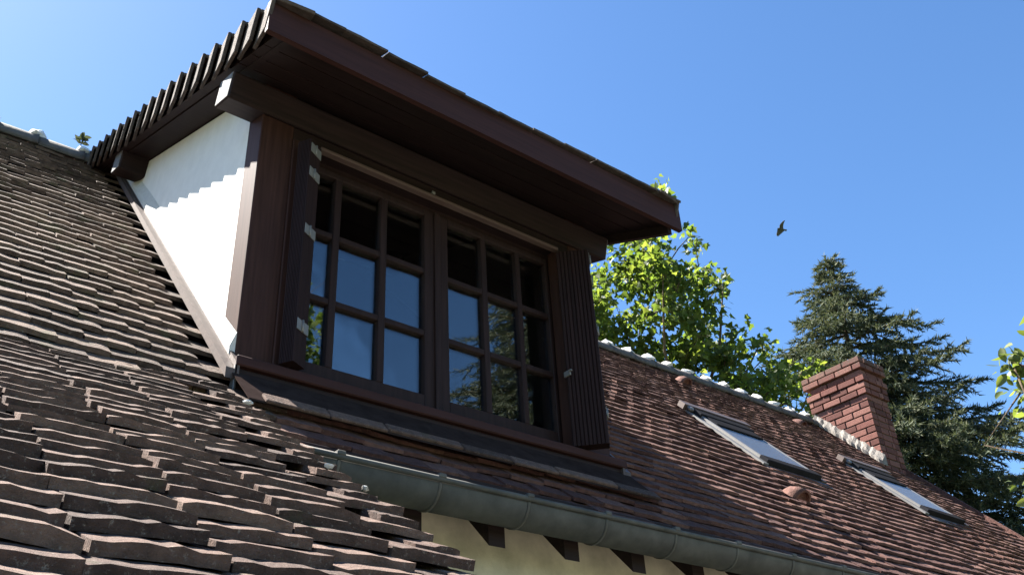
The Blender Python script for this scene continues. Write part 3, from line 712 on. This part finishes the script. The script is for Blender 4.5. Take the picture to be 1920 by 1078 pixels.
def conifer(name, label, base, H, spread, seed, dens=1.0, group=None, z_lo=1.5):
    r = random.Random(seed); root = empty(name, base); tag(root, label, "tree", group); B = Vector(base)
    bm = bmesh.new(); tube(bm, [B + Vector((0, 0, -.1)), B + Vector((.05, 0, H * .5)), B + Vector((0, 0, H * .97))], [.26, .14, .012], 9)
    P = []; D = []; Ls = []
    h = z_lo
    while h < H - .15:
        below = H - h; rad = spread(below)
        nb = 4 if below < 1 else 8
        a0 = r.uniform(0, 6.28)
        for k in range(nb):
            az = a0 + 2 * math.pi * k / nb + r.uniform(-.35, .35); L = rad * r.uniform(.58, 1.13)
            up = .55 if below < 1.2 else r.uniform(-.02, .22); dr = Vector((math.cos(az), math.sin(az), 0)); side = Vector((-dr.y, dr.x, 0))
            o = B + Vector((0, 0, h + r.uniform(-.15, .15)))
            def at(t): return o + dr * (L * t) + Vector((0, 0, L * (up * t - .62 * t * t + .30 * t ** 3.2)))
            pts = [at(t) for t in (0, .35, .7, 1.0)]; tube(bm, pts, [.035 if below > 1 else .015, .022, .012, .004], 5)
            nt = int(max(5, L * 13 * dens))
            for q in range(nt):
                t = .15 + .85 * (q + r.random()) / nt; p = at(t)
                tl = (.16 + .34 * L * (1 - t) ** .8 * .7 + .10) * r.uniform(.6, 1.1); sg = 1 if q % 2 else -1
                td = (dr * r.uniform(.45, .9) + side * sg * r.uniform(.35, 1.0) + Vector((0, 0, r.uniform(-.55, .12)))).normalized()
                if t > .93: td = (dr + Vector((0, 0, .25))).normalized(); tl = .22
                m = int(max(9, tl * 100 * dens)); u = (np.arange(m) + rng.random(m)) / m
                P.append(np.array(p)[None] + np.array(td)[None] * (tl * u)[:, None] + np.array((0, 0, -.18 * tl))[None] * (u * u)[:, None])
                nd = np.array(td)[None] * .75 + rng.normal(size=(m, 3)) * .5; D.append(nd / np.linalg.norm(nd, axis=1, keepdims=True)); Ls.append(rng.uniform(.07, .15, m))
        h += r.uniform(.22, .38) if below > 1.2 else .17
    j = np.arange(40); P.append(np.array(B)[None] + np.stack([0 * j, 0 * j, H - j * .018], 1)); nd = rng.normal(size=(40, 3)) * .6; nd[:, 2] = .7
    D.append(nd / np.linalg.norm(nd, axis=1, keepdims=True)); Ls.append(np.full(40, .09))
    link("trunk", bm_mesh("trunk", bm), root, M['bark'])
    P = np.vstack(P); D = np.vstack(D); Ls = np.concatenate(Ls); n = len(P)
    rr = rng.normal(size=(n, 3)); rr -= D * np.sum(rr * D, 1, keepdims=True); rr /= np.linalg.norm(rr, axis=1, keepdims=True)
    w = .015
    V = np.stack([P - rr * w, P + rr * w, P + D * Ls[:, None]], 1).reshape(-1, 3)
    me = bpy.data.meshes.new("crown"); me.vertices.add(3 * n); me.vertices.foreach_set("co", V.reshape(-1).astype(np.float32))
    me.loops.add(3 * n); me.loops.foreach_set("vertex_index", np.arange(3 * n, dtype=np.int32)); me.polygons.add(n)
    me.polygons.foreach_set("loop_start", (np.arange(n) * 3).astype(np.int32)); me.polygons.foreach_set("loop_total", np.full(n, 3, dtype=np.int32))
    me.update(calc_edges=True); me.materials.append(M['needle']); link("crown", me, root); return root
def spread_a(b):
    return min(.05 + .26 * b if b < .7 else (.24 + 1.2 * (b - .7) if b < 1.7 else 1.44 + .58 * (b - 1.7)), 3.3 + .12 * max(0, b - 5))
tp = aim(1545, 478, 22.0)
con1 = conifer("spruce_tree", "tall dark spruce with a pointed top rising behind the brick chimney", (tp.x, tp.y, GZ), tp.z - GZ, spread_a, 5, 1.0, z_lo=4.5)
tp2 = aim(1990, 850, 20.0)
conifer("spruce_tree", "dark spruce at the right edge, low behind the roof end", (tp2.x, tp2.y, GZ), tp2.z - GZ, spread_a, 8, .9, z_lo=3)
# trees in the garden in front of the house; the panes mirror them
con3 = conifer("spruce_tree", "spruce mirrored in the right-hand panes of the dormer window", (12.0, -7.3, GZ), 14.0, lambda b: min(.2 + .60 * b, 2.6), 12, .7, z_lo=3)
tc3 = [((4.7 + random.gauss(0, .5), -6.5 + random.gauss(0, .8), 6.2 + random.gauss(0, .7)), .75) for _ in range(14)]
broadleaf("garden_tree", "leafy tree mirrored in the lower left pane of the dormer window", (4.7, -6.6, GZ), tc3, 1600, .12, LEAF5, M['leaf'], .15)

# ------------------------------------------------------------------ bird
def bird():
    c = aim(1464.3, 429.5, 60.0); k = c.dot(CAM_FWD) / FPX
    out = [(-6.6, -1.6), (-5.2, -1.9), (-3.6, -1.5), (-2.6, -3.2), (-2.9, -6.0), (-1.6, -9.2), (1.2, -12.6), (4.6, -15.6), (7.0, -16.3), (5.6, -13.2), (4.6, -9.6), (4.0, -6.0), (4.2, -2.4), (4.6, -.2),
           (7.6, .5), (11.4, .9), (10.6, 2.8), (9.8, 4.4), (6.6, 3.2), (3.9, 2.4), (1.6, 3.6), (-1.2, 6.0), (-3.6, 9.4), (-4.6, 12.8), (-5.8, 13.9), (-8.4, 13.0), (-8.8, 9.6), (-7.6, 5.6), (-5.4, 2.6), (-4.2, .8), (-5.6, -.4)]
    bm = bmesh.new()
    def P(x, y, h): return c + (CAM_RIGHT * x + CAM_DOWN * y) * k + CAM_FWD * h
    def lift(x, y): return -.0022 * (y * y) * .9 * k * 6
    lo = [bm.verts.new(P(x, y, lift(x, y) - .012)) for x, y in out]; up = [bm.verts.new(P(x, y, lift(x, y) + .012)) for x, y in out]
    bm.faces.new(lo); bm.faces.new(up[::-1]); n = len(out)
    for i in range(n): bm.faces.new((lo[i], up[i], up[(i + 1) % n], lo[(i + 1) % n]))
    bmesh.ops.triangulate(bm, faces=bm.faces)
    ax = [(-6.8, -1.3, .3), (-5.6, -1.1, 1.1), (-4.2, -.6, 1.4), (-1.5, .1, 2.2), (1.5, .6, 2.1), (4.5, 1.1, 1.2), (7.5, 1.7, .5)]
    tube(bm, [P(x, y, 0) for x, y, _ in ax], [r_ * k for _, _, r_ in ax], 8)
    o = link("bird", bm_mesh("bird", bm), None, M['bird']); tag(o, "dark bird of prey gliding with bent wings in the blue sky", "bird")
bird()
# little weed on the ridge
wp = Vector((.92, RY - .02, RZ + .055)); wr = empty("ridge_weed", wp); tag(wr, "small weed growing on the ridge left of the dormer", "plant")
bm = bmesh.new(); r = random.Random(3)
tube(bm, [wp + Vector((0, 0, -.03)), wp + Vector((.004, 0, .05)), wp + Vector((0, 0, .09))], [.004, .003, .002], 5)
link("stem", bm_mesh("stem", bm), wr, M['needle'])
C = np.array([tuple(wp + Vector((r.gauss(0, .006), r.gauss(0, .006), r.uniform(.03, .09)))) for _ in range(16)]); D = np.array([(r.gauss(0, 1), r.gauss(0, .6), r.uniform(-.1, .6)) for _ in range(16)])
link("foliage", leaves_mesh("foliage", C, D, np.full(16, .055), LEAF1, M['needle']), wr)
